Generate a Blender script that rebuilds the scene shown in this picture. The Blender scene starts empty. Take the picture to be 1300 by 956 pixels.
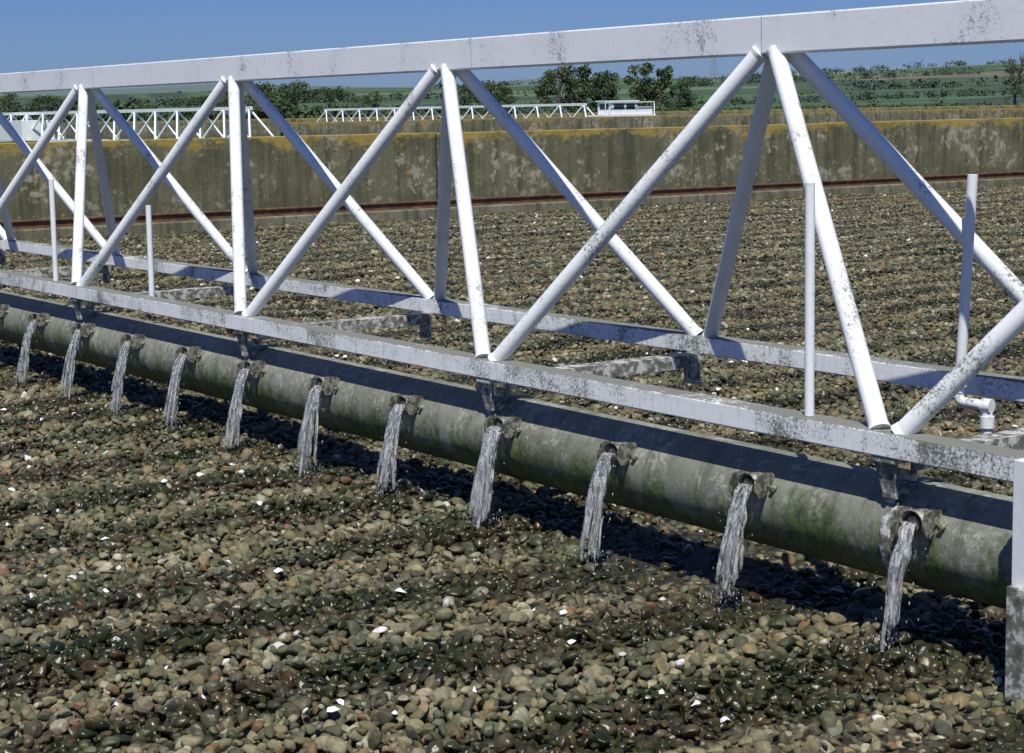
import bpy, math, random
import numpy as np
from mathutils import Vector, Matrix, noise as mnoise
random.seed(7); rng=np.random.default_rng(11)
H=1.7
scene=bpy.context.scene
COL=scene.collection

# ---------------------------------------------------------------- node helpers
def newmat(name):
    m=bpy.data.materials.new(name); m.use_nodes=True
    return m, m.node_tree.nodes["Principled BSDF"]
def N(m,t,**kw):
    n=m.node_tree.nodes.new(t)
    for k,v in kw.items(): setattr(n,k,v)
    return n
def L(m,a,b): m.node_tree.links.new(a,b)
def setin(m,sock,v):
    if isinstance(v,bpy.types.NodeSocket): L(m,v,sock)
    elif isinstance(v,(tuple,list)) and len(v)==3 and sock.type=='RGBA': sock.default_value=(*v,1)
    else: sock.default_value=v
def pos(m): return N(m,'ShaderNodeNewGeometry').outputs['Position']
def noise(m,vec,scale,detail=6,rough=.6,dist=0.0):
    n=N(m,'ShaderNodeTexNoise'); L(m,vec,n.inputs['Vector'])
    n.inputs['Scale'].default_value=scale; n.inputs['Detail'].default_value=detail
    n.inputs['Roughness'].default_value=rough; n.inputs['Distortion'].default_value=dist
    return n.outputs['Fac']
def mapv(m,vec,scale=(1,1,1),loc=(0,0,0)):
    n=N(m,'ShaderNodeMapping'); L(m,vec,n.inputs['Vector']); n.inputs['Scale'].default_value=scale; n.inputs['Location'].default_value=loc
    return n.outputs['Vector']
def ramp(m,fac,stops,interp='LINEAR'):
    n=N(m,'ShaderNodeValToRGB'); L(m,fac,n.inputs['Fac']); cr=n.color_ramp; cr.interpolation=interp
    while len(cr.elements)<len(stops): cr.elements.new(.5)
    for e,(p,c) in zip(cr.elements,stops):
        e.position=p; e.color=(c,c,c,1) if isinstance(c,(int,float)) else (*c,1)
    return n.outputs['Color']
def mix(m,f,a,b,blend='MIX'):
    n=N(m,'ShaderNodeMix',data_type='RGBA',blend_type=blend)
    setin(m,n.inputs[0],f); setin(m,n.inputs[6],a); setin(m,n.inputs[7],b)
    return n.outputs[2]
def math_(m,op,a,b=0.0,clamp=False):
    n=N(m,'ShaderNodeMath',operation=op,use_clamp=clamp); setin(m,n.inputs[0],a); setin(m,n.inputs[1],b)
    return n.outputs[0]
def maprange(m,v,a,b,c=0.0,d=1.0):
    n=N(m,'ShaderNodeMapRange'); L(m,v,n.inputs[0])
    for i,q in enumerate((a,b,c,d)): n.inputs[i+1].default_value=q
    return n.outputs[0]
def sep(m,v):
    n=N(m,'ShaderNodeSeparateXYZ'); L(m,v,n.inputs[0]); return n.outputs
def bump(m,h,strength,dist,bsdf):
    n=N(m,'ShaderNodeBump'); n.inputs['Strength'].default_value=strength; n.inputs['Distance'].default_value=dist
    L(m,h,n.inputs['Height']); L(m,n.outputs[0],bsdf.inputs['Normal'])

# ---------------------------------------------------------------- materials
def paint(name,base,dirt,rough=.45,spk=.5):
    m,b=newmat(name); p=pos(m)
    g=N(m,'ShaderNodeNewGeometry'); nz=sep(m,g.outputs['Normal'])[2]
    up=math_(m,'MULTIPLY',math_(m,'MAXIMUM',nz,0.0),dirt)
    big=noise(m,p,3.2,6,.65,.4); fine=noise(m,p,90,5,.75)
    str_=noise(m,mapv(m,p,(9,9,1.2)),4,4,.7)
    a=math_(m,'ADD',math_(m,'MULTIPLY',big,.5),math_(m,'MULTIPLY',fine,.5))
    a=math_(m,'ADD',a,math_(m,'MULTIPLY',up,.12))
    a=math_(m,'ADD',a,math_(m,'MULTIPLY',math_(m,'SUBTRACT',str_,.5),.12))
    f=ramp(m,a,[(.58-.05*spk,0),(.66-.05*spk,.9)])
    c=mix(m,ramp(m,big,[(.42,0),(.78,.30)]),base,(base[0]*.72,base[1]*.76,base[2]*.70))
    c=mix(m,ramp(m,str_,[(.52,0),(.78,.34*max(spk,0))]),c,(.42,.44,.36))
    c=mix(m,f,c,(.12,.125,.09))
    rust=ramp(m,noise(m,mapv(m,p,(1,1,1),(7,3,1)),5,5,.7),[(.68,0),(.74,.6)])
    c=mix(m,rust,c,(.30,.23,.13))
    L(m,c,b.inputs['Base Color']); b.inputs['Roughness'].default_value=rough
    b.inputs['Specular IOR Level'].default_value=.35
    bump(m,math_(m,'ADD',noise(m,p,30,3,.6),math_(m,'MULTIPLY',f,-.5)),.25,.004,b)
    return m
M_white=paint('white_gloss_paint',(.82,.84,.85),.4,spk=.3)
M_whitetop=paint('white_chord_paint',(.86,.88,.89),.4,spk=.35)
M_dirty=paint('weathered_white_paint',(.88,.90,.89),1.25,.6,spk=1.3)
M_far=paint('far_white_paint',(.82,.84,.85),.1,spk=-.3)

def m_pipe():
    m,b=newmat('weathered_pipe_coating'); p=pos(m); s=sep(m,p)
    n1=noise(m,mapv(m,p,(.7,1,1)),2.6,7,.74,.9); n2=noise(m,p,34,6,.75,.3); n3=noise(m,mapv(m,p,(2.2,5,1.0),(3,1,4)),3.0,6,.74)
    c=mix(m,ramp(m,n2,[(.3,0),(.7,1)]),(.175,.185,.145),(.285,.295,.245))
    c=mix(m,ramp(m,n1,[(.42,0),(.64,.6)]),c,(.12,.13,.085))
    flake=ramp(m,math_(m,'ADD',math_(m,'MULTIPLY',noise(m,mapv(m,p,(.8,1,1),(9,0,0)),4.5,8,.8,1.2),.6),math_(m,'MULTIPLY',n2,.4)),[(.525,0),(.56,1)])
    c=mix(m,math_(m,'MULTIPLY',flake,.6),c,(.42,.42,.36))
    low=maprange(m,s[2],.27*H,.10*H)
    g=ramp(m,math_(m,'ADD',math_(m,'MULTIPLY',low,.36),n3),[(.60,0),(.78,.92)])
    gc=mix(m,ramp(m,n2,[(.4,0),(.6,1)]),(.035,.045,.016),(.11,.155,.030))
    c=mix(m,g,c,gc)
    st=ramp(m,noise(m,mapv(m,p,(14,4,.8)),1.6,5,.7),[(.52,0),(.68,.6)])
    c=mix(m,st,c,(.055,.058,.038))
    L(m,c,b.inputs['Base Color']); b.inputs['Roughness'].default_value=.6
    bump(m,math_(m,'ADD',math_(m,'MULTIPLY',flake,.6),n2),.4,.004,b)
    return m
M_pipe=m_pipe()
def m_metal():
    m,b=newmat('corroded_galvanised_metal'); p=pos(m)
    n=noise(m,p,35,6,.7,.3)
    c=ramp(m,n,[(.3,(.045,.05,.03)),(.48,(.11,.115,.085)),(.56,(.36,.36,.31)),(.62,(.13,.13,.10)),(.75,(.18,.13,.08))])
    L(m,c,b.inputs['Base Color']); b.inputs['Roughness'].default_value=.45; b.inputs['Metallic'].default_value=.15
    bump(m,n,.5,.004,b); return m
M_metal=m_metal()
def m_cross():
    m,b=newmat('cross_angle_paint'); p=pos(m); n=noise(m,p,22,6,.7)
    L(m,ramp(m,n,[(.35,(.07,.075,.055)),(.5,(.20,.20,.17)),(.55,(.50,.51,.48)),(.75,(.62,.62,.58))]),b.inputs['Base Color'])
    b.inputs['Roughness'].default_value=.6; return m
M_cross=m_cross()

P_J=.445*H; X_J0=-2.29*H
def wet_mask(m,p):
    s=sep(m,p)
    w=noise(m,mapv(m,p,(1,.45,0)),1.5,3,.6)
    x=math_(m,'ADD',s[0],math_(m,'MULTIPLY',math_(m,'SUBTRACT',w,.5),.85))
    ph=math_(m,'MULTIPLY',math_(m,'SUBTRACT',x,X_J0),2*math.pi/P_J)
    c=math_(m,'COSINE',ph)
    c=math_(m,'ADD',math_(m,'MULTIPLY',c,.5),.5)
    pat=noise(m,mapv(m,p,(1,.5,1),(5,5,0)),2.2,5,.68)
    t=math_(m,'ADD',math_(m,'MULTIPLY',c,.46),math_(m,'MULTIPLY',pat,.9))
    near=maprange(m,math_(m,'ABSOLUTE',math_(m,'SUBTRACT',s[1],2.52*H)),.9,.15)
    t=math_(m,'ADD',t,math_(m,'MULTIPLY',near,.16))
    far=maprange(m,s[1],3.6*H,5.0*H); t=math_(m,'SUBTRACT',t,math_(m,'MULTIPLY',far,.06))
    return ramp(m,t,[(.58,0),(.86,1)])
def m_stone():
    m,b=newmat('filter_pebble'); p=pos(m)
    r=N(m,'ShaderNodeObjectInfo').outputs['Random']
    base=ramp(m,r,[(0,(.080,.073,.042)),(.12,(.165,.140,.078)),(.24,(.115,.110,.065)),(.35,(.235,.200,.120)),(.46,(.135,.114,.063)),
                   (.56,(.200,.182,.112)),(.65,(.072,.070,.048)),(.73,(.285,.242,.150)),(.80,(.180,.100,.050)),(.84,(.135,.138,.100)),(.90,(.22,.160,.085)),(.95,(.38,.35,.25)),(.989,(.74,.74,.70))],'CONSTANT')
    n=noise(m,p,45,4,.65); c=mix(m,1.0,base,ramp(m,n,[(.3,.55),(.7,1.3)]),'MULTIPLY')
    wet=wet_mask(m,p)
    alg=noise(m,mapv(m,p,(1,.6,1),(2,9,0)),3.0,4,.7)
    algf=ramp(m,math_(m,'ADD',math_(m,'MULTIPLY',alg,.7),math_(m,'MULTIPLY',noise(m,p,30,2,.6),.3)),[(.45,0),(.57,.9)])
    gc=mix(m,ramp(m,r,[(0,0),(1,1)]),(.020,.042,.012),(.100,.135,.045))
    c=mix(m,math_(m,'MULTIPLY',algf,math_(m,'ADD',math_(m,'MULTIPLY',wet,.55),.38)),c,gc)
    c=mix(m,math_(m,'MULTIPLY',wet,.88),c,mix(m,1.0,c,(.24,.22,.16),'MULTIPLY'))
    L(m,c,b.inputs['Base Color'])
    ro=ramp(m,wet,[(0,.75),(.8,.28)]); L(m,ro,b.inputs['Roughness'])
    b.inputs['Specular IOR Level'].default_value=.35
    bump(m,n,.4,.007,b); return m
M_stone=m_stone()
def m_bed():
    m,b=newmat('wet_bed_grit'); p=pos(m)
    v=N(m,'ShaderNodeTexVoronoi'); L(m,p,v.inputs['Vector']); v.inputs['Scale'].default_value=24
    c=mix(m,1.0,ramp(m,sep(m,v.outputs['Color'])[0],[(0,(.03,.028,.018)),(1,(.13,.11,.07))]),ramp(m,v.outputs['Distance'],[(0,1),(.6,.15)]),'MULTIPLY')
    L(m,c,b.inputs['Base Color']); b.inputs['Roughness'].default_value=.8
    bump(m,v.outputs['Distance'],-1,.03,b); return m
M_bed=m_bed()
def m_wall(name,ztop,lich=1.0,tint=(.20,.19,.14)):
    m,b=newmat(name); p=pos(m); s=sep(m,p)
    n1=noise(m,p,.9,6,.7,.4); n2=noise(m,p,6,6,.7); st=noise(m,mapv(m,p,(1,2.4,.16),(3,0,0)),2.2,5,.72)
    c=mix(m,ramp(m,n1,[(.35,0),(.65,1)]),(tint[0]*.5,tint[1]*.53,tint[2]*.45),tint)
    c=mix(m,ramp(m,st,[(.46,0),(.60,.8)]),c,(.055,.06,.032))
    pale=ramp(m,math_(m,'ADD',math_(m,'MULTIPLY',n2,.5),math_(m,'MULTIPLY',n1,.5)),[(.53,0),(.58,.75)])
    c=mix(m,pale,c,(.40,.38,.28))
    c=mix(m,math_(m,'MULTIPLY',maprange(m,s[2],.55,.15),.5),c,(.07,.075,.045))
    top=maprange(m,s[2],ztop-.40,ztop)
    ln=noise(m,mapv(m,p,(1,.6,1),(8,2,2)),3.0,6,.75)
    lf=math_(m,'MULTIPLY',ramp(m,math_(m,'ADD',math_(m,'MULTIPLY',top,.34),ln),[(.70,0),(.83,.95)]),lich)
    c=mix(m,lf,c,(.36,.26,.055))
    l2=ramp(m,noise(m,mapv(m,p,(1,1,1),(1,7,3)),8,3,.6),[(.66,0),(.70,.8)])
    c=mix(m,l2,c,(.34,.22,.05))
    L(m,c,b.inputs['Base Color']); b.inputs['Roughness'].default_value=.9
    bump(m,n2,.5,.03,b); return m
M_wall=m_wall('lichen_concrete',.8*H,1.0,(.20,.19,.115))
M_wall2=m_wall('far_lichen_concrete',.8*H,.8,(.25,.235,.155))
M_kerb=m_wall('kerb_concrete',9,0,(.40,.35,.24))
def simple(name,cols,scale,rough=.7,metal=0,bs=.3,bd=.01):
    m,b=newmat(name); p=pos(m); n=noise(m,p,scale,5,.65)
    k=len(cols); L(m,ramp(m,n,[(.3+.4*i/(k-1),c) for i,c in enumerate(cols)]),b.inputs['Base Color'])
    b.inputs['Roughness'].default_value=rough; b.inputs['Metallic'].default_value=metal
    if bs: bump(m,n,bs,bd,b)
    return m
M_rust=simple('rusty_rail',[(.045,.028,.018),(.14,.07,.035),(.22,.125,.06)],9,.8)
M_leaf=simple('tree_foliage',[(.016,.036,.012),(.036,.070,.022),(.070,.115,.035)],.45,.7,bs=0)
M_leaf2=simple('spring_foliage',[(.030,.045,.018),(.058,.085,.030),(.10,.13,.045)],.4,.7,bs=0)
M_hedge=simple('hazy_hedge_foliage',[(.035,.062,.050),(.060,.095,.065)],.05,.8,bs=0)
M_bark=simple('bark',[(.05,.04,.03),(.12,.10,.08)],3,.9)
M_dark=simple('dark_joint',[(.015,.015,.012),(.04,.04,.03)],8,.9)
M_seam=simple('paint_seam',[(.22,.23,.22),(.4,.41,.40)],8,.9)
M_glass=simple('dark_window',[(.02,.025,.03),(.04,.05,.06)],1,.15)
M_steel=simple('pylon_steel',[(.25,.28,.31),(.35,.38,.40)],1,.5)
def m_fields():
    m,b=newmat('farm_fields'); p=pos(m)
    q=mapv(m,p,(1/260,1/170,0))
    v=N(m,'ShaderNodeTexVoronoi'); L(m,q,v.inputs['Vector']); v.inputs['Scale'].default_value=1
    v2=N(m,'ShaderNodeTexVoronoi',feature='DISTANCE_TO_EDGE'); L(m,q,v2.inputs['Vector']); v2.inputs['Scale'].default_value=1
    c=ramp(m,sep(m,v.outputs['Color'])[0],[(0,(.05,.10,.035)),(.2,(.075,.14,.045)),(.36,(.045,.085,.035)),(.5,(.095,.135,.06)),(.64,(.06,.12,.04)),(.77,(.36,.34,.06)),(.81,(.055,.105,.04)),(.92,(.13,.125,.08))],'CONSTANT')
    n=noise(m,p,.02,5,.6); c=mix(m,1.0,c,ramp(m,n,[(.3,.7),(.7,1.2)]),'MULTIPLY')
    c=mix(m,ramp(m,v2.outputs['Distance'],[(.025,1),(.05,0)]),c,(.03,.05,.03))
    L(m,c,b.inputs['Base Color']); b.inputs['Roughness'].default_value=.9; return m
M_field=m_fields()
M_hill=simple('haze_tinted_hill',[(.07,.115,.11),(.105,.155,.13),(.09,.135,.14)],.004,.95,bs=0)  # bluish aerial haze is mixed into these base colours
def m_water():
    m,b=newmat('falling_water'); p=pos(m)
    n=noise(m,mapv(m,p,(85,85,10)),1,4,.65,.8)
    b.inputs['Base Color'].default_value=(.90,.92,.92,1); b.inputs['Transmission Weight'].default_value=1
    b.inputs['IOR'].default_value=1.33; b.inputs['Roughness'].default_value=.08
    bump(m,n,.9,.012,b)
    d=N(m,'ShaderNodeBsdfDiffuse'); d.inputs[0].default_value=(.70,.71,.69,1)
    tr=N(m,'ShaderNodeBsdfTransparent')
    ms=N(m,'ShaderNodeMixShader'); L(m,ramp(m,n,[(.44,.02),(.62,.75)]),ms.inputs[0]); L(m,b.outputs[0],ms.inputs[1]); L(m,d.outputs[0],ms.inputs[2])
    ms2=N(m,'ShaderNodeMixShader'); L(m,ramp(m,n,[(.38,.88),(.56,.25)]),ms2.inputs[0]); L(m,ms.outputs[0],ms2.inputs[1]); L(m,tr.outputs[0],ms2.inputs[2])
    out=[x for x in m.node_tree.nodes if x.type=='OUTPUT_MATERIAL'][0]; L(m,ms2.outputs[0],out.inputs[0])
    return m
M_water=m_water()

# ---------------------------------------------------------------- mesh builder
class MB:
    def __init__(s): s.v=[]; s.f=[]; s.sm=[]
    def add(s,vs,fs,smooth=False):
        o=len(s.v); s.v+=[tuple(x) for x in vs]; s.f+=[tuple(i+o for i in f) for f in fs]; s.sm+=[smooth]*len(fs)
    def box(s,a,b,R=None,c=None):
        (x0,y0,z0),(x1,y1,z1)=a,b
        vs=[Vector(q) for q in [(x0,y0,z0),(x1,y0,z0),(x1,y1,z0),(x0,y1,z0),(x0,y0,z1),(x1,y0,z1),(x1,y1,z1),(x0,y1,z1)]]
        if R is not None: vs=[R@q+c for q in vs]
        s.add(vs,[(3,2,1,0),(4,5,6,7),(0,1,5,4),(1,2,6,5),(2,3,7,6),(3,0,4,7)])
    def tube(s,p0,p1,r0,r1=None,n=20,segs=1):
        r1=r0 if r1 is None else r1
        p0=Vector(p0);p1=Vector(p1); d=(p1-p0).normalized()
        a=d.orthogonal().normalized(); b=d.cross(a)
        vs=[]
        for k in range(segs+1):
            t=k/segs; c=p0.lerp(p1,t); r=r0+(r1-r0)*t
            vs+=[c+(a*math.cos(2*math.pi*i/n)+b*math.sin(2*math.pi*i/n))*r for i in range(n)]
        fs=[(k*n+i,k*n+(i+1)%n,(k+1)*n+(i+1)%n,(k+1)*n+i) for k in range(segs) for i in range(n)]
        s.add(vs,fs,True)
        s.add([vs[i] for i in range(n)],[tuple(reversed(range(n)))]); s.add(vs[-n:],[tuple(range(n))])
    def path(s,pts,r,n=16):
        pts=[Vector(p) for p in pts]; vs=[]
        up=Vector((.3,.9,.2)).normalized()
        for i,p in enumerate(pts):
            d=(pts[min(i+1,len(pts)-1)]-pts[max(i-1,0)]).normalized()
            a=d.cross(up).normalized(); b=d.cross(a)
            vs+=[p+(a*math.cos(2*math.pi*k/n)+b*math.sin(2*math.pi*k/n))*r for k in range(n)]
        m=len(pts)
        s.add(vs,[(j*n+k,(j+1)*n+k,(j+1)*n+(k+1)%n,j*n+(k+1)%n) for j in range(m-1) for k in range(n)],True)
        s.add(vs[:n],[tuple(range(n))]); s.add(vs[-n:],[tuple(reversed(range(n)))])
    def obj(s,name,mat,parent=None,bevel=0):
        me=bpy.data.meshes.new(name); me.from_pydata(s.v,[],s.f); me.update()
        me.polygons.foreach_set('use_smooth',s.sm); me.materials.append(mat)
        o=bpy.data.objects.new(name,me); COL.objects.link(o)
        if parent: o.parent=parent
        if bevel:
            md=o.modifiers.new('bevel','BEVEL'); md.width=bevel; md.segments=2; md.limit_method='ANGLE'; md.angle_limit=math.radians(50)
        return o
def empty(name):
    e=bpy.data.objects.new(name,None); COL.objects.link(e); e.empty_display_size=.3; return e

# ---------------------------------------------------------------- truss
PAN=1.335
def truss(name,xn,y0,n,detail=True,dx=0,dz=0):
    par=empty(name); xe=xn-PAN*n
    W=.69; yb=y0+W; yt=y0+W*.47
    mw=M_white if detail else M_far
    c=MB(); c.box(((xe+PAN*.4)*H,(yt-.03)*H,(1.114+dz)*H),((xn-PAN*.4)*H,(yt+.03)*H,(1.198+dz)*H)); c.obj('top_chord',M_whitetop if detail else M_far,par,.006)
    for nm,y in (('front_bottom_chord',y0),('rear_bottom_chord',yb)):
        c=MB(); c.box(((xe-.1)*H,(y-.03)*H,(.350+dz)*H),((xn+.1)*H,(y+.03)*H,(.396+dz)*H)); c.obj(nm,M_dirty if detail else M_far,par,.005)
    lg=MB(); r=.0193*H if detail else .028*H; ns=24 if detail else 8
    off=.026
    for k in range(n):
        xb0=xn-PAN*k; xb1=xb0-PAN; xt=(xb0+xb1)/2
        for y,s in ((y0,-1),(yb,1)):
            for xb,sg in ((xb0,1),(xb1,-1)):
                a=Vector(((xb-sg*off)*H,y*H,(.392+dz)*H)); b=Vector(((xt+sg*.024+ (0.0 if s<0 else .012))*H,(yt+s*.016)*H,(1.12+dz)*H))
                lg.tube(a,b,r,n=ns)
                if detail:
                    d=(b-a).normalized(); lg.tube(a,a+d*.02,r*1.22,r*1.05,n=ns); lg.tube(b-d*.02,b-d*.004,r*1.03,r*1.18,n=ns)
    lg.obj('diagonal_tubes',mw,par)
    cr=MB()
    for k in range(n+1):
        x=(xn-PAN*k)*H
        cr.box((x-.045,(y0+.031)*H,(.345+dz)*H),(x+.045,(yb-.031)*H,(.352+dz)*H))
        cr.box((x+.038,(y0+.031)*H,(.318+dz)*H),(x+.0455,(yb-.031)*H,(.3449+dz)*H))
        if detail:
            cr.box((x-.05,(yb-.045)*H,(.27+dz)*H),(x+.05,(yb-.038)*H,(.3178+dz)*H))
            cr.box((x-.05,(y0+.034)*H,(.300+dz)*H),(x+.05,(y0+.042)*H,(.3178+dz)*H))
    cr.obj('cross_angles',M_cross if detail else M_far,par)
    return par
T=truss('wastewater_distributor',-1.05,2.50,10)
sp=MB()
for xj in (-3.06,-4.22,-6.9):
    sp.box(((xj-.0009)*H,(2.824-.0306)*H,1.117*H),((xj+.0009)*H,(2.824-.0295)*H,1.195*H))
sp.obj('chord_splice_lines',M_seam,T)
YP,ZP,RP=2.58*H,.192*H,.100*H
pp=MB()
pp.tube((-14.3*H,YP,ZP),(-.7*H,YP,ZP),RP,n=72,segs=60)
pp.obj('feed_pipe',M_pipe,T)
def arc_band(mb,x0,x1,r0,r1,a0,a1,n=22,taper=0):
    vs=[];fs=[]
    for i in range(n+1):
        a=a0+(a1-a0)*i/n; c,s_=math.cos(a),math.sin(a)
        wob=.004*math.sin(i*2.1+x0*9); tp=taper*(1-i/n)
        for (x,r) in ((x0+wob+tp,r0),(x1+wob*.5-tp,r0),(x1+wob*.5-tp,r1),(x0+wob+tp,r1)):
            vs.append((x,YP-c*r,ZP+s_*r))
    for i in range(n):
        for k in range(4):
            fs.append((i*4+k,i*4+(k+1)%4,(i+1)*4+(k+1)%4,(i+1)*4+k))
    fs+= [(0,3,2,1),(n*4,n*4+1,n*4+2,n*4+3)]
    mb.add(vs,fs)
hg=MB(); cp=MB()
for k in range(11):
    x=(-1.05-PAN*k)*H+.015
    arc_band(hg,x-.026,x+.026,RP+.001,RP+.008,math.radians(-38),math.radians(115),taper=.008)
    hg.box((x-.028,(2.50-.012)*H,.270*H),(x+.028,(2.50-.004)*H,.349*H))
    hg.box((x-.05,(2.50-.028)*H,.3395*H),(x+.05,(2.50+.02)*H,.3492*H))
    hg.add([(x-.05,2.478*H,.339*H),(x+.05,2.478*H,.339*H),(x+.02,2.492*H,.262*H),(x-.02,2.492*H,.262*H)],[(0,1,2,3)])
    arc_band(cp,x+.07,x+.075,RP+.0005,RP+.004,0,2*math.pi,48)
hg.obj('pipe_hangers',M_cross,T,.002); cp.obj('pipe_joint_rings',M_pipe,T)
# nozzles : saddle, short spout, curved hood, rounded deflector cheeks
nz=MB(); NJ=[-1.845+.445-.445*k for k in range(29)]
def cheek(mb,x,yc,zc,w,rot):
    pts=[(.050,.030),(.000,.038),(-.028,.030),(-.044,.006),(-.044,-.024),(-.030,-.046),(-.008,-.050),(.010,-.034),(.014,-.012),(.050,-.020)]
    c,s_=math.cos(rot),math.sin(rot); n=len(pts)
    vs=[]
    for dx in (-w,w):
        for (a,b_) in pts:
            vs.append((x+dx+a*s_,yc+a*c,zc+b_))
    fs=[tuple(range(n)),tuple(reversed(range(n,2*n)))]+[(i,n+i,n+(i+1)%n,(i+1)%n) for i in range(n)]
    mb.add(vs,fs)
for k,xj in enumerate(NJ):
    x=xj*H; jr=random.Random(k)
    zc=.247*H
    R=Matrix.Rotation(math.radians(-34+jr.uniform(-5,5)),3,'X'); c=Vector((x,2.503*H,zc))
    nz.box((-.058,-.006,-.036),(.058,.012,.036),R,c)
    nz.tube((x+.0,2.51*H,zc),(x,2.462*H,zc-.010),.024,n=18)
    n=12; vs=[]
    for (yy,rr_) in ((2.499*H,.042),(2.456*H,.050),(2.456*H,.045),(2.499*H,.037)):
        for i in range(n+1):
            a=math.radians(-15+210*i/n); vs.append((x+math.cos(a)*rr_,yy,zc-.006+math.sin(a)*rr_*.82))
    fs=[]
    for q in range(4):
        o0=q*(n+1); o1=((q+1)%4)*(n+1)
        fs+=[(o0+i,o0+i+1,o1+i+1,o1+i) for i in range(n)]
    nz.add(vs,fs,True)
    cheek(nz,x-.058,2.462*H,zc-.006,.004,jr.uniform(-.12,.12)-.25)
    cheek(nz,x+.056,2.474*H,zc+.002,.004,jr.uniform(-.12,.12))
    nz.tube((x+.080,2.50*H,zc-.012),(x+.080,2.478*H,zc-.018),.010,n=6)
    nz.box((.050,-.002,-.022),(.102,.006,.014),R,c)
nz.obj('spray_nozzles',M_metal,T)
# upright rods and bent pipe
up=MB()
ups=[(-2.60,2.50,.397,.852),(-6.62,2.50,.397,.775),(-5.88,2.56,.353,.70)]
for (x,y,a,b) in ups: up.tube((x*H,y*H,a*H),(x*H,y*H,b*H),.0165,n=18)
ups_o=up.obj('upright_rods',M_white,T)
def bend(pts,r,k=6):
    out=[Vector(pts[0])]
    for i in range(1,len(pts)-1):
        p0,p1,p2=map(Vector,pts[i-1:i+2]); a=p1+(p0-p1).normalized()*r; b=p1+(p2-p1).normalized()*r
        for j in range(k+1):
            t=j/k; out.append(a*(1-t)**2+p1*2*t*(1-t)+b*t*t)
    out.append(Vector(pts[-1])); return out
bp=MB(); q=[(-2.634,3.0,.85),(-2.662,3.0,.40),(-2.668,3.0,.365),(-2.598,3.015,.362),(-2.598,3.015,.29)]
bp.path(bend([tuple(c*H for c in v) for v in q],.035),.019,18)
for v,w in (((-2.662,3.0,.425),(-2.662,3.0,.398)),((-2.61,3.012,.362),(-2.588,3.017,.362)),((-2.598,3.015,.34),(-2.598,3.015,.315))):
    bp.tube(Vector(v)*H,Vector(w)*H,.026,n=18)
bp.obj('bent_drain_pipe',M_white,T)
# end upright by the right edge
eu=MB(); eu.box((-2.024*H,2.415*H,.175*H),(-1.93*H,2.43*H,.405*H)); eu.box((-2.024*H,2.4303*H,.175*H),(-2.017*H,2.465*H,.405*H)); eu.obj('end_upright',M_white,T,.003)
eu=MB(); eu.box((-2.022*H,2.40*H,-.03*H),(-1.92*H,2.414*H,.19*H)); eu.box((-2.022*H,2.4143*H,-.03*H),(-2.0155*H,2.47*H,.1745*H)); eu.obj('end_upright_foot',M_cross,T,.003)
# end carriage on the rail
ec=MB(); ec.box((-14.75*H,2.1*H,.30*H),(-14.45*H,3.6*H,.42*H))
for y in (2.3,3.4):
    ec.tube((-14.98*H,y*H,.30*H),(-14.90*H,y*H,.30*H),.10*H,n=24); ec.tube((-14.95*H,y*H,.30*H),(-14.6*H,y*H,.34*H),.02*H)
ec.obj('end_carriage',M_far,T,.01)

# ---------------------------------------------------------------- water jets
def jet(xj,i):
    r=random.Random(i*13+5); mb=MB()
    x0=xj*H; z0=.246*H
    strong=.95+.5*r.random(); spread=r.uniform(.2,.85)
    def strand(ox,w0,th,spd,drift,ph,endt,yo=0,t0=0.0):
        n=16; m=34; vs=[]
        for j in range(m+1):
            t=t0+j/m*(endt-t0)
            y=2.458*H+yo-spd*t*1.2; z=z0*(1-t**1.75)-.004; cx=x0+ox*(1-.25*math.sin(t*3))+drift*t+.004*math.sin(t*12+ph)
            w=w0*(.88+spread*t+.20*math.sin(t*9+ph)*t+.10*math.sin(t*27+ph*2)); tk=th*(1-.3*t)
            if j>m-3: w*=.8
            if j==m or (j==0 and t0>0): w*=.3
            if j<3: w*=.75+.08*j
            for k in range(n):
                a=2*math.pi*k/n
                rip=1+.36*mnoise.noise(Vector((math.cos(a)*2.2+ph*5+i,math.sin(a)*2,t*5.5)))
                vs.append((cx+math.cos(a)*w*rip,y+math.sin(a)*tk*rip,z))
        fs=[(j*n+k,j*n+(k+1)%n,(j+1)*n+(k+1)%n,(j+1)*n+k) for j in range(m) for k in range(n)]
        fs+=[tuple(reversed(range(n))),tuple(m*n+k for k in range(n))]
        mb.add(vs,fs,True)
    strand(0,.032*strong,.006,.085,r.uniform(-.012,.012),r.uniform(0,6),r.uniform(.84,.95))
    for s in range(7):
        strand((s-3)*.010+r.uniform(-.004,.004),r.uniform(.005,.010)*strong,r.uniform(.003,.006),.085*(1+.3*r.uniform(-1,1)),
               (s-3)*.013*spread*r.uniform(.4,1.7),r.uniform(0,6),r.uniform(.8,1.02),yo=-.010,t0=r.choice([0,0,.15,.4]))
    for d in range(150):
        t=r.uniform(.3,1.0)
        c=Vector((x0+r.gauss(0,.026+.022*t),2.458*H-.10*t+r.gauss(0,.018),max(.012,z0*(1-t**1.75)+r.uniform(-.02,.02))))
        if r.random()<.65:
            rad_=abs(r.gauss(0,.075)); an=r.uniform(0,6.28)
            c=Vector((x0+math.cos(an)*rad_,2.40*H+math.sin(an)*rad_*.8,.018+max(0,.08-rad_*.6)*r.random()))
        rad=r.uniform(.0015,.0042); L_=rad*r.uniform(1,2.6)
        mb.add([c+Vector(q) for q in ((rad,0,0),(0,rad,0),(-rad,0,0),(0,-rad,0),(0,0,L_),(0,0,-L_))],
               [(0,1,4),(1,2,4),(2,3,4),(3,0,4),(1,0,5),(2,1,5),(3,2,5),(0,3,5)],True)
    mb.obj('water_jet',M_water)
for i,xj in enumerate(NJ): jet(xj,i)

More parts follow.
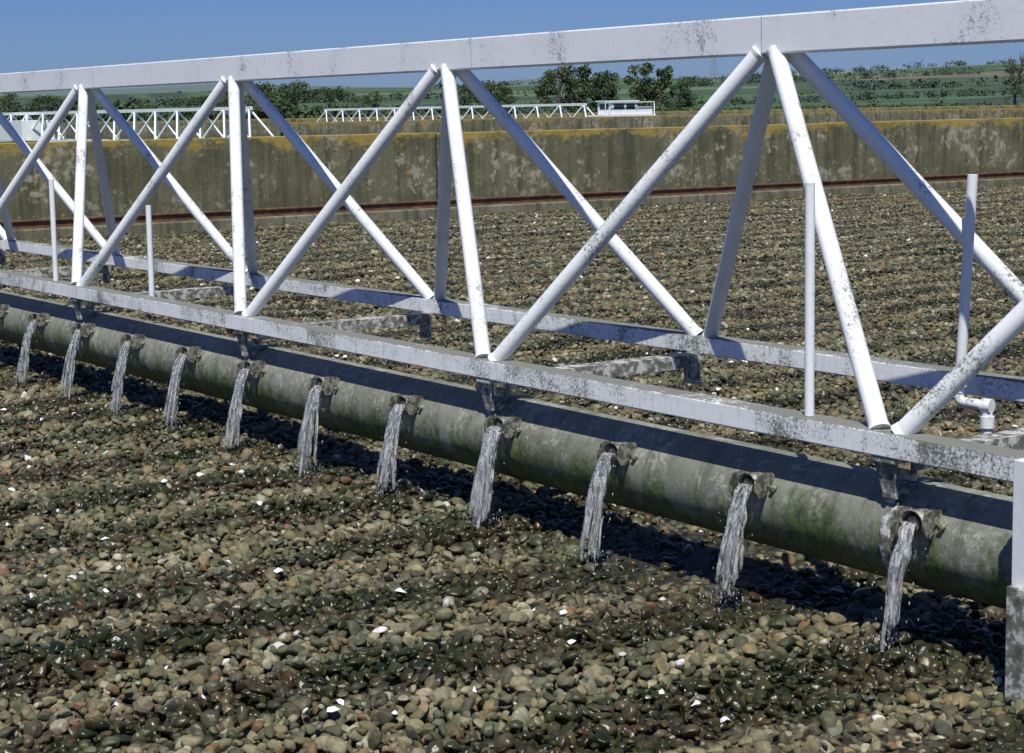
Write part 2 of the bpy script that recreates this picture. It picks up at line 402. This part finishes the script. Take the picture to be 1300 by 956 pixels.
# ---------------------------------------------------------------- gravel
pc=bpy.data.collections.new('pebble_shapes')
import bmesh
for k in range(12):
    bm=bmesh.new(); bmesh.ops.create_icosphere(bm,subdivisions=3,radius=1)
    sx,sy,sz=1,rng.uniform(.62,.92),rng.uniform(.42,.70)
    cuts=[(Vector(rng.normal(0,1,3)).normalized(),rng.uniform(.58,.82)) for _ in range(6)]
    for v in bm.verts:
        q=v.co.copy(); f=1+.24*mnoise.noise(q*.9+Vector((k*7,0,0)))+.13*mnoise.noise(q*2.2+Vector((0,k*5,0)))
        p_=q*f
        for nn,dd in cuts:
            e=p_.dot(nn)-dd
            if e>0: p_-=nn*e*.8
        v.co=Vector((p_.x*sx,p_.y*sy,p_.z*sz))*1.12
    me=bpy.data.meshes.new('pebble'); bm.to_mesh(me); bm.free()
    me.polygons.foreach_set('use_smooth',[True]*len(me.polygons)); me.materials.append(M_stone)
    o=bpy.data.objects.new('pebble',me); pc.objects.link(o)
def grid(x0,x1,sp,z,jz,rmin,rmax,keep=1.0,pw=1.6):
    xs=np.arange(x0,x1,sp); ys=np.arange(.5,1.34*abs(x0)+2.5,sp)
    X,Y=np.meshgrid(xs,ys); X=X.ravel(); Y=Y.ravel()
    m=(Y>.27*np.abs(X)-.5)&(Y<1.30*np.abs(X)+1.6)&(rng.random(X.size)<keep)
    X=X[m];Y=Y[m]; n=X.size
    X=X+rng.uniform(-.5,.5,n)*sp; Y=Y+rng.uniform(-.5,.5,n)*sp
    Z=z+rng.uniform(-jz,jz,n)+.014*np.sin(X*2.3+np.sin(Y*1.1)*2)+.014*np.sin(Y*1.7+X*.6)
    S=rmin+(rmax-rmin)*rng.random(n)**pw
    return np.c_[X,Y,Z],S
parts=[grid(-7.4*H,-1.1*H,.036,-.022,.009,.016,.028),
       grid(-7.4*H,-1.1*H,.044,-.004,.012,.011,.036,.70,2.0),
       grid(-14.8*H,-7.4*H,.058,-.018,.012,.026,.044),
       grid(-14.8*H,-7.4*H,.085,.002,.014,.022,.040,.7)]
PT=np.concatenate([a for a,_ in parts]); SC=np.concatenate([b for _,b in parts]); n=len(PT)
me=bpy.data.meshes.new('gravel_bed'); me.vertices.add(n); me.vertices.foreach_set('co',PT.astype(np.float32).ravel())
rot=np.c_[rng.normal(0,.5,n),rng.normal(0,.5,n),rng.uniform(0,6.283,n)]
a=me.attributes.new('rot','FLOAT_VECTOR','POINT'); a.data.foreach_set('vector',rot.astype(np.float32).ravel())
a=me.attributes.new('scl','FLOAT','POINT'); a.data.foreach_set('value',SC.astype(np.float32))
me.update()
gb=bpy.data.objects.new('gravel_bed',me); COL.objects.link(gb)
ng=bpy.data.node_groups.new('scatter_pebbles','GeometryNodeTree')
ng.interface.new_socket('Geometry',in_out='INPUT',socket_type='NodeSocketGeometry'); ng.interface.new_socket('Geometry',in_out='OUTPUT',socket_type='NodeSocketGeometry')
gi=ng.nodes.new('NodeGroupInput'); go=ng.nodes.new('NodeGroupOutput')
iop=ng.nodes.new('GeometryNodeInstanceOnPoints'); ci=ng.nodes.new('GeometryNodeCollectionInfo')
ci.inputs['Collection'].default_value=pc; ci.inputs['Separate Children'].default_value=True; ci.inputs['Reset Children'].default_value=True
iop.inputs['Pick Instance'].default_value=True
ar=ng.nodes.new('GeometryNodeInputNamedAttribute'); ar.data_type='FLOAT_VECTOR'; ar.inputs['Name'].default_value='rot'
asx=ng.nodes.new('GeometryNodeInputNamedAttribute'); asx.data_type='FLOAT'; asx.inputs['Name'].default_value='scl'
er=ng.nodes.new('FunctionNodeEulerToRotation')
ng.links.new(ar.outputs['Attribute'],er.inputs[0]); ng.links.new(er.outputs[0],iop.inputs['Rotation'])
ng.links.new(asx.outputs['Attribute'],iop.inputs['Scale'])
ng.links.new(ci.outputs[0],iop.inputs['Instance']); ng.links.new(gi.outputs[0],iop.inputs['Points']); ng.links.new(iop.outputs[0],go.inputs[0])
md=gb.modifiers.new('scatter','NODES'); md.node_group=ng
# scraps of rag and paper lying on the stones
lt=MB(); lr=random.Random(77)
for i in range(90):
    X=-lr.uniform(2.0,7.5)*H; Y=lr.uniform(.33,.9)*abs(X)
    if Y>2.35*H and Y<3.2*H: continue
    s=lr.uniform(.008,.022); z=.022+.014*math.sin(X*2.3+math.sin(Y*1.1)*2)+.014*math.sin(Y*1.7+X*.6)
    vs=[];nn=7
    for k in range(nn):
        a=6.283*k/nn; q=s*lr.uniform(.5,1.3); vs.append((X+math.cos(a)*q,Y+math.sin(a)*q,z+lr.uniform(-.006,.010)))
    vs.append((X,Y,z+.012)); lt.add(vs,[(k,(k+1)%nn,nn) for k in range(nn)])
lt.obj('scattered_litter',M_far)
b_=MB(); b_.add([(-14.85*H,-20,-.03),(30,-20,-.03),(30,60*H,-.03),(-14.85*H,60*H,-.03)],[(0,1,2,3)]); b_.obj('filter_bed_floor',M_bed)
b_=MB(); b_.add([(-39.8*H,-20,-.03),(-15.7*H,-20,-.03),(-15.7*H,90*H,-.03),(-39.8*H,90*H,-.03)],[(0,1,2,3)]); b_.obj('next_filter_bed_floor',M_bed)

# ---------------------------------------------------------------- walls
def wall(name,x,y0,y1,ztop,th,mat,joint0,js):
    par=empty(name); w=MB(); y=joint0
    while y>y0: y-=js
    while y<y1:
        a=max(y+.016,y0); b=min(y+js-.016,y1)
        dz=.012*math.sin(y*3.3)
        w.box((x-th,a,-.1),(x,b,ztop+dz)); y+=js
    w.obj('panels',mat,par,.012)
    j=MB(); j.box((x-th+.03,y0,-.1),(x-.03,y1,ztop-.03)); j.obj('joint_filler',M_dark,par)
    return par
W1=wall('concrete_wall',-15.4*H,-8*H,60*H,.8*H,.25,M_wall,9.77*H,5.33*H)
W2=wall('concrete_wall',-40*H,21*H,110*H,.8*H,.3,M_wall2,30*H,6*H)
W3=wall('concrete_wall',-75*H,10*H,170*H,.82*H,.3,M_wall2,30*H,8*H)
k=MB(); k.box((-15.36*H,-8*H,-.1),(-14.82*H,60*H,.09*H)); k.obj('rail_kerb',M_kerb,None,.02)
rl=MB()
xr=-14.95*H
rl.box((xr-.07,-8*H,.0905*H),(xr+.07,60*H,.100*H)); rl.box((xr-.012,-8*H,.1003*H),(xr+.012,60*H,.145*H)); rl.box((xr-.04,-8*H,.1453*H),(xr+.04,60*H,.162*H))
rl.box((xr-.38,-8*H,.0905*H),(xr-.26,60*H,.12*H))
rl.obj('travel_rail',M_rust,None,.006)
fr=MB()
for i in range(34):
    y=(52+i*1.6)*H; fr.tube((-40.07*H,y,.8*H),(-40.07*H,y,1.12*H),.035,n=6)
fr.tube((-40.07*H,52*H,1.11*H),(-40.07*H,105*H,1.11*H),.03,n=6); fr.tube((-40.07*H,52*H,.97*H),(-40.07*H,105*H,.97*H),.022,n=6)
fr.obj('handrail',M_steel)

# ---------------------------------------------------------------- far distributors
TL=truss('far_distributor',-38.6,19.4,14,False)
hb=MB(); hb.box((-55*H,19.2*H,.35*H),(-53*H,20.2*H,.95*H)); hb.obj('drive_panel',M_far,TL,.02)
TM=truss('far_distributor',-48.0,36.3,14,False)
def carriage(x,y):
    par=empty('drive_carriage'); c=MB()
    c.box((x-.6,y-1.0,.62*H),(x+.9,y+2.6,.80*H)); c.box((x-.5,y-.4,.81*H),(x+.7,y+1.4,1.22*H)); c.box((x-.5,y+1.45,.81*H),(x+.7,y+2.5,1.05*H))
    c.box((x-.6,y-.5,1.225*H),(x+.8,y+1.5,1.26*H))
    for yy in (-.9,2.5):
        c.tube((x+.85,y+yy,.8*H),(x+.85,y+yy,1.2*H),.03,n=6)
    c.tube((x+.85,y-.9,1.2*H),(x+.85,y+2.5,1.2*H),.03,n=6)
    c.obj('body',M_far,par,.03)
    w=MB(); w.box((x+.705,y-.2,.98*H),(x+.715,y+.5,1.16*H)); w.box((x+.705,y+.65,.98*H),(x+.715,y+1.25,1.16*H)); w.box((x-.3,y-.415,.98*H),(x+.5,y-.405,1.16*H)); w.obj('windows',M_glass,par)
    w=MB()
    for yy in (-.5,2.0): w.tube((x-.2,y+yy,.42*H),(x+.2,y+yy,.42*H),.35,n=20)
    w.obj('wheels',M_dark,par)
carriage(-47.3*H,36.6*H)

# ---------------------------------------------------------------- terrain
def fbm(x,y): return mnoise.noise(Vector((x,y,0)))+.5*mnoise.noise(Vector((x*2,y*2,3)))
def theight(r,az):
    if r<380: return -.06
    t=min(1,max(0,(r-380)/1500)); s=t*t*(3-2*t)
    hm=20+14*min(1.2,max(-.2,(az-.34)/.53))
    x,y=r*math.cos(az),r*math.sin(az)
    h=s*(hm+7*fbm(x/700,y/700)+3*fbm(x/200,y/200))
    if r>2300:
        t2=min(1,(r-2300)/1500); h=h*(1-t2)+t2*(58+22*fbm(az*6,1.3))
    if r>4200: h-= (r-4200)*.02
    return h-.06
rs=[0.5,3,8,20,50,100,200,300,380]+[380+40*i for i in range(1,60)]+[2900,3200,3500,3800,4200,5000,7000]
azs=[math.radians(a*1.0) for a in np.concatenate([np.arange(-180,0,6),np.arange(0,75,.5),np.arange(75,180,6)])]
vs=[];fs=[]
for r in rs:
    for a_ in azs: vs.append((-r*math.cos(a_),r*math.sin(a_),theight(r,a_)))
na=len(azs)
for i in range(len(rs)-1):
    for j in range(na):
        fs.append((i*na+j,(i+1)*na+j,(i+1)*na+(j+1)%na,i*na+(j+1)%na))
fs.append(tuple(range(na)))
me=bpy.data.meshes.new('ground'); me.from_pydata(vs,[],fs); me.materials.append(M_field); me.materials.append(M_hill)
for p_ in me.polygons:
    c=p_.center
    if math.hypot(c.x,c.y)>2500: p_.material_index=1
    p_.use_smooth=True
me.update(); g=bpy.data.objects.new('ground',me); COL.objects.link(g)
bmn=bmesh.new(); bmn.from_mesh(me); bmesh.ops.recalc_face_normals(bmn,faces=bmn.faces); bmn.to_mesh(me); bmn.free()

# ---------------------------------------------------------------- trees
def leaves(mb,c,rad,nq,size,rr):
    for _ in range(nq):
        d=Vector((rr.gauss(0,1),rr.gauss(0,1),rr.gauss(0,1))).normalized()
        q=c+Vector((d.x*rad[0],d.y*rad[1],d.z*rad[2]))*(rr.random()**.45)*rr.uniform(.8,1.15)
        u=Vector((rr.gauss(0,1),rr.gauss(0,1),rr.gauss(0,1))).normalized(); w=u.orthogonal().normalized()
        s=size*rr.uniform(.5,1.2)
        mb.add([q-u*s-w*s*.5,q+u*s-w*s*.6,q+u*s*.6+w*s*.7,q-u*s*.7+w*s*.5],[(0,1,2,3)])
def polar(azd,D):
    a=math.radians(azd); z=theight(D,a)
    return Vector((-D*math.cos(a),D*math.sin(a),z))
def tree(azd,D,h,w,mat,seed,bare=False):
    rr=random.Random(seed); b=polar(azd,D); par=empty('bare_tree' if bare else 'tree')
    t=MB(); t.tube(b,b+Vector((rr.uniform(-.3,.3),0,h*.55)),h*.028,h*.014,n=8)
    cr=MB(); nb=20 if not bare else 22
    for i in range(nb):
        ang=rr.uniform(0,6.28); q=rr.random()**.6; zz=rr.uniform(.12,.9)
        sc=math.sqrt(max(.05,1-((zz-.45)/.55)**2))
        c=b+Vector((math.cos(ang)*w*.5*q*sc,math.sin(ang)*w*.5*q*sc,h*zz))
        st=b+Vector((0,0,h*rr.uniform(.2,.5)))
        t.tube(st,c,h*.010,h*.003,n=5)
        if bare:
            for _ in range(7):
                e=c+Vector((rr.gauss(0,.11)*w,rr.gauss(0,.11)*w,abs(rr.gauss(0,.09))*h)); t.tube(c.lerp(st,rr.random()*.5),e,h*.004,h*.0015,n=4)
            leaves(cr,c,(w*.14,w*.14,h*.08),26,h*.014,rr)
        else:
            k=rr.uniform(.65,1.2); leaves(cr,c,(w*.19*k,w*.19*k,h*.12*k),150,h*.022,rr)
    t.obj('trunk_and_limbs',M_bark,par); cr.obj('crown',mat,par)
TR=[(19.3,330,6.4,9),(20.5,340,6.0,8),(21.7,335,5.4,8),(23.2,340,5.0,8),(24.9,335,5.8,9),(26.0,330,6.8,9),(27.0,320,7.4,9),(28.1,330,8.1,10),(29.1,340,6.6,8),(30.1,360,5.6,7),
    (33.4,420,8.0,8),(34.3,430,8.6,8),(36.2,450,12.4,10),(36.95,455,13.2,10),(37.6,450,11.5,8),
    (38.75,450,12.4,8),(39.3,460,13.2,9),(39.9,450,9.0,9)]
for i,(a_,D,h,w) in enumerate(TR): tree(a_,D,h,w,M_leaf if i%3 else M_leaf2,100+i)
tree(49.9,480,14.5,9,M_leaf2,501,True)
def hedge(name,segs,seed,mat):
    rr=random.Random(seed); mb=MB()
    for (a0,a1,D0,D1,h,dens) in segs:
        n=int(abs(a1-a0)*dens)
        for i in range(n):
            t=rr.random(); D=D0+(D1-D0)*t; c=polar(a0+(a1-a0)*t,D)
            k=rr.choice([.7,.8,1,1,1.1,1.9 if rr.random()<.4 else 1])
            leaves(mb,c+Vector((0,0,h*.45*k)),(h*.9,h*.9,h*.55*k),34,h*.13,rr)
    return mb.obj(name,mat)
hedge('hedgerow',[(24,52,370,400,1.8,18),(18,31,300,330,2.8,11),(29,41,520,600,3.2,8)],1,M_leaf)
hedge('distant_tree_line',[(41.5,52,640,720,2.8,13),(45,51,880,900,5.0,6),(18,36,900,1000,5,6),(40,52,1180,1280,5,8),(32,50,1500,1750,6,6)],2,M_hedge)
# pylon
py=MB(); b=polar(40.95,1300); hh=24
for sx in (-1,1):
    for sy in (-1,1): py.tube(b+Vector((sx*2.4,sy*2.4,0)),b+Vector((sx*.4,sy*.4,hh)),.13,n=4)
for i in range(7):
    z0=hh*i/7; z1=hh*(i+1)/7; w0=2.4-2*i/7; w1=2.4-2*(i+1)/7
    for sy in (-1,1):
        py.tube(b+Vector((-w0,sy*w0,z0)),b+Vector((w1,sy*w1,z1)),.08,n=4); py.tube(b+Vector((w0,sy*w0,z0)),b+Vector((-w1,sy*w1,z1)),.08,n=4)
for z in (.68,.8,.92): py.tube(b+Vector((-4,-3,hh*z)),b+Vector((4,3,hh*z)),.12,n=4)
py.obj('electricity_pylon',M_steel)

# ---------------------------------------------------------------- light and sky
sd=Vector((.45,-.345,1.0)).normalized()
sl=bpy.data.lights.new('sun','SUN'); sl.energy=5.0; sl.angle=math.radians(.5); sl.color=(1,.965,.89)
so=bpy.data.objects.new('sun',sl); COL.objects.link(so); so.rotation_euler=(-sd).to_track_quat('-Z','Y').to_euler(); so.location=(0,0,30)
wd=bpy.data.worlds.new('World'); scene.world=wd; wd.use_nodes=True; nt=wd.node_tree
sky=nt.nodes.new('ShaderNodeTexSky'); sky.sky_type='NISHITA'; sky.sun_disc=False
sky.sun_elevation=math.asin(sd.z); sky.sun_rotation=math.atan2(sd.x,sd.y); sky.air_density=1.0; sky.dust_density=.2; sky.ozone_density=1.5
mx=nt.nodes.new('ShaderNodeMix'); mx.data_type='RGBA'; mx.blend_type='MULTIPLY'; mx.inputs[0].default_value=1; mx.inputs[7].default_value=(.50,.76,1.55,1)
bg=nt.nodes['Background']; nt.links.new(sky.outputs[0],mx.inputs[6]); nt.links.new(mx.outputs[2],bg.inputs[0]); bg.inputs[1].default_value=.05

# ---------------------------------------------------------------- camera
cam=bpy.data.cameras.new('camera'); co=bpy.data.objects.new('camera',cam); COL.objects.link(co)
Rr=Vector((.5698,.8216,-.0170)).normalized(); Fw=Vector((-.8166,.5637,-.1243)).normalized(); Up=Rr.cross(Fw).normalized(); Rr=Fw.cross(Up).normalized()
mt=Matrix((( Rr.x,Up.x,-Fw.x,0),(Rr.y,Up.y,-Fw.y,0),(Rr.z,Up.z,-Fw.z,H),(0,0,0,1))); co.matrix_world=mt
cam.sensor_width=36; cam.lens=36*2336/1300; cam.shift_y=-45/1300; cam.clip_start=.05; cam.clip_end=12000
scene.camera=co
scene.view_settings.view_transform='Standard'; scene.view_settings.look='None'; scene.view_settings.exposure=0
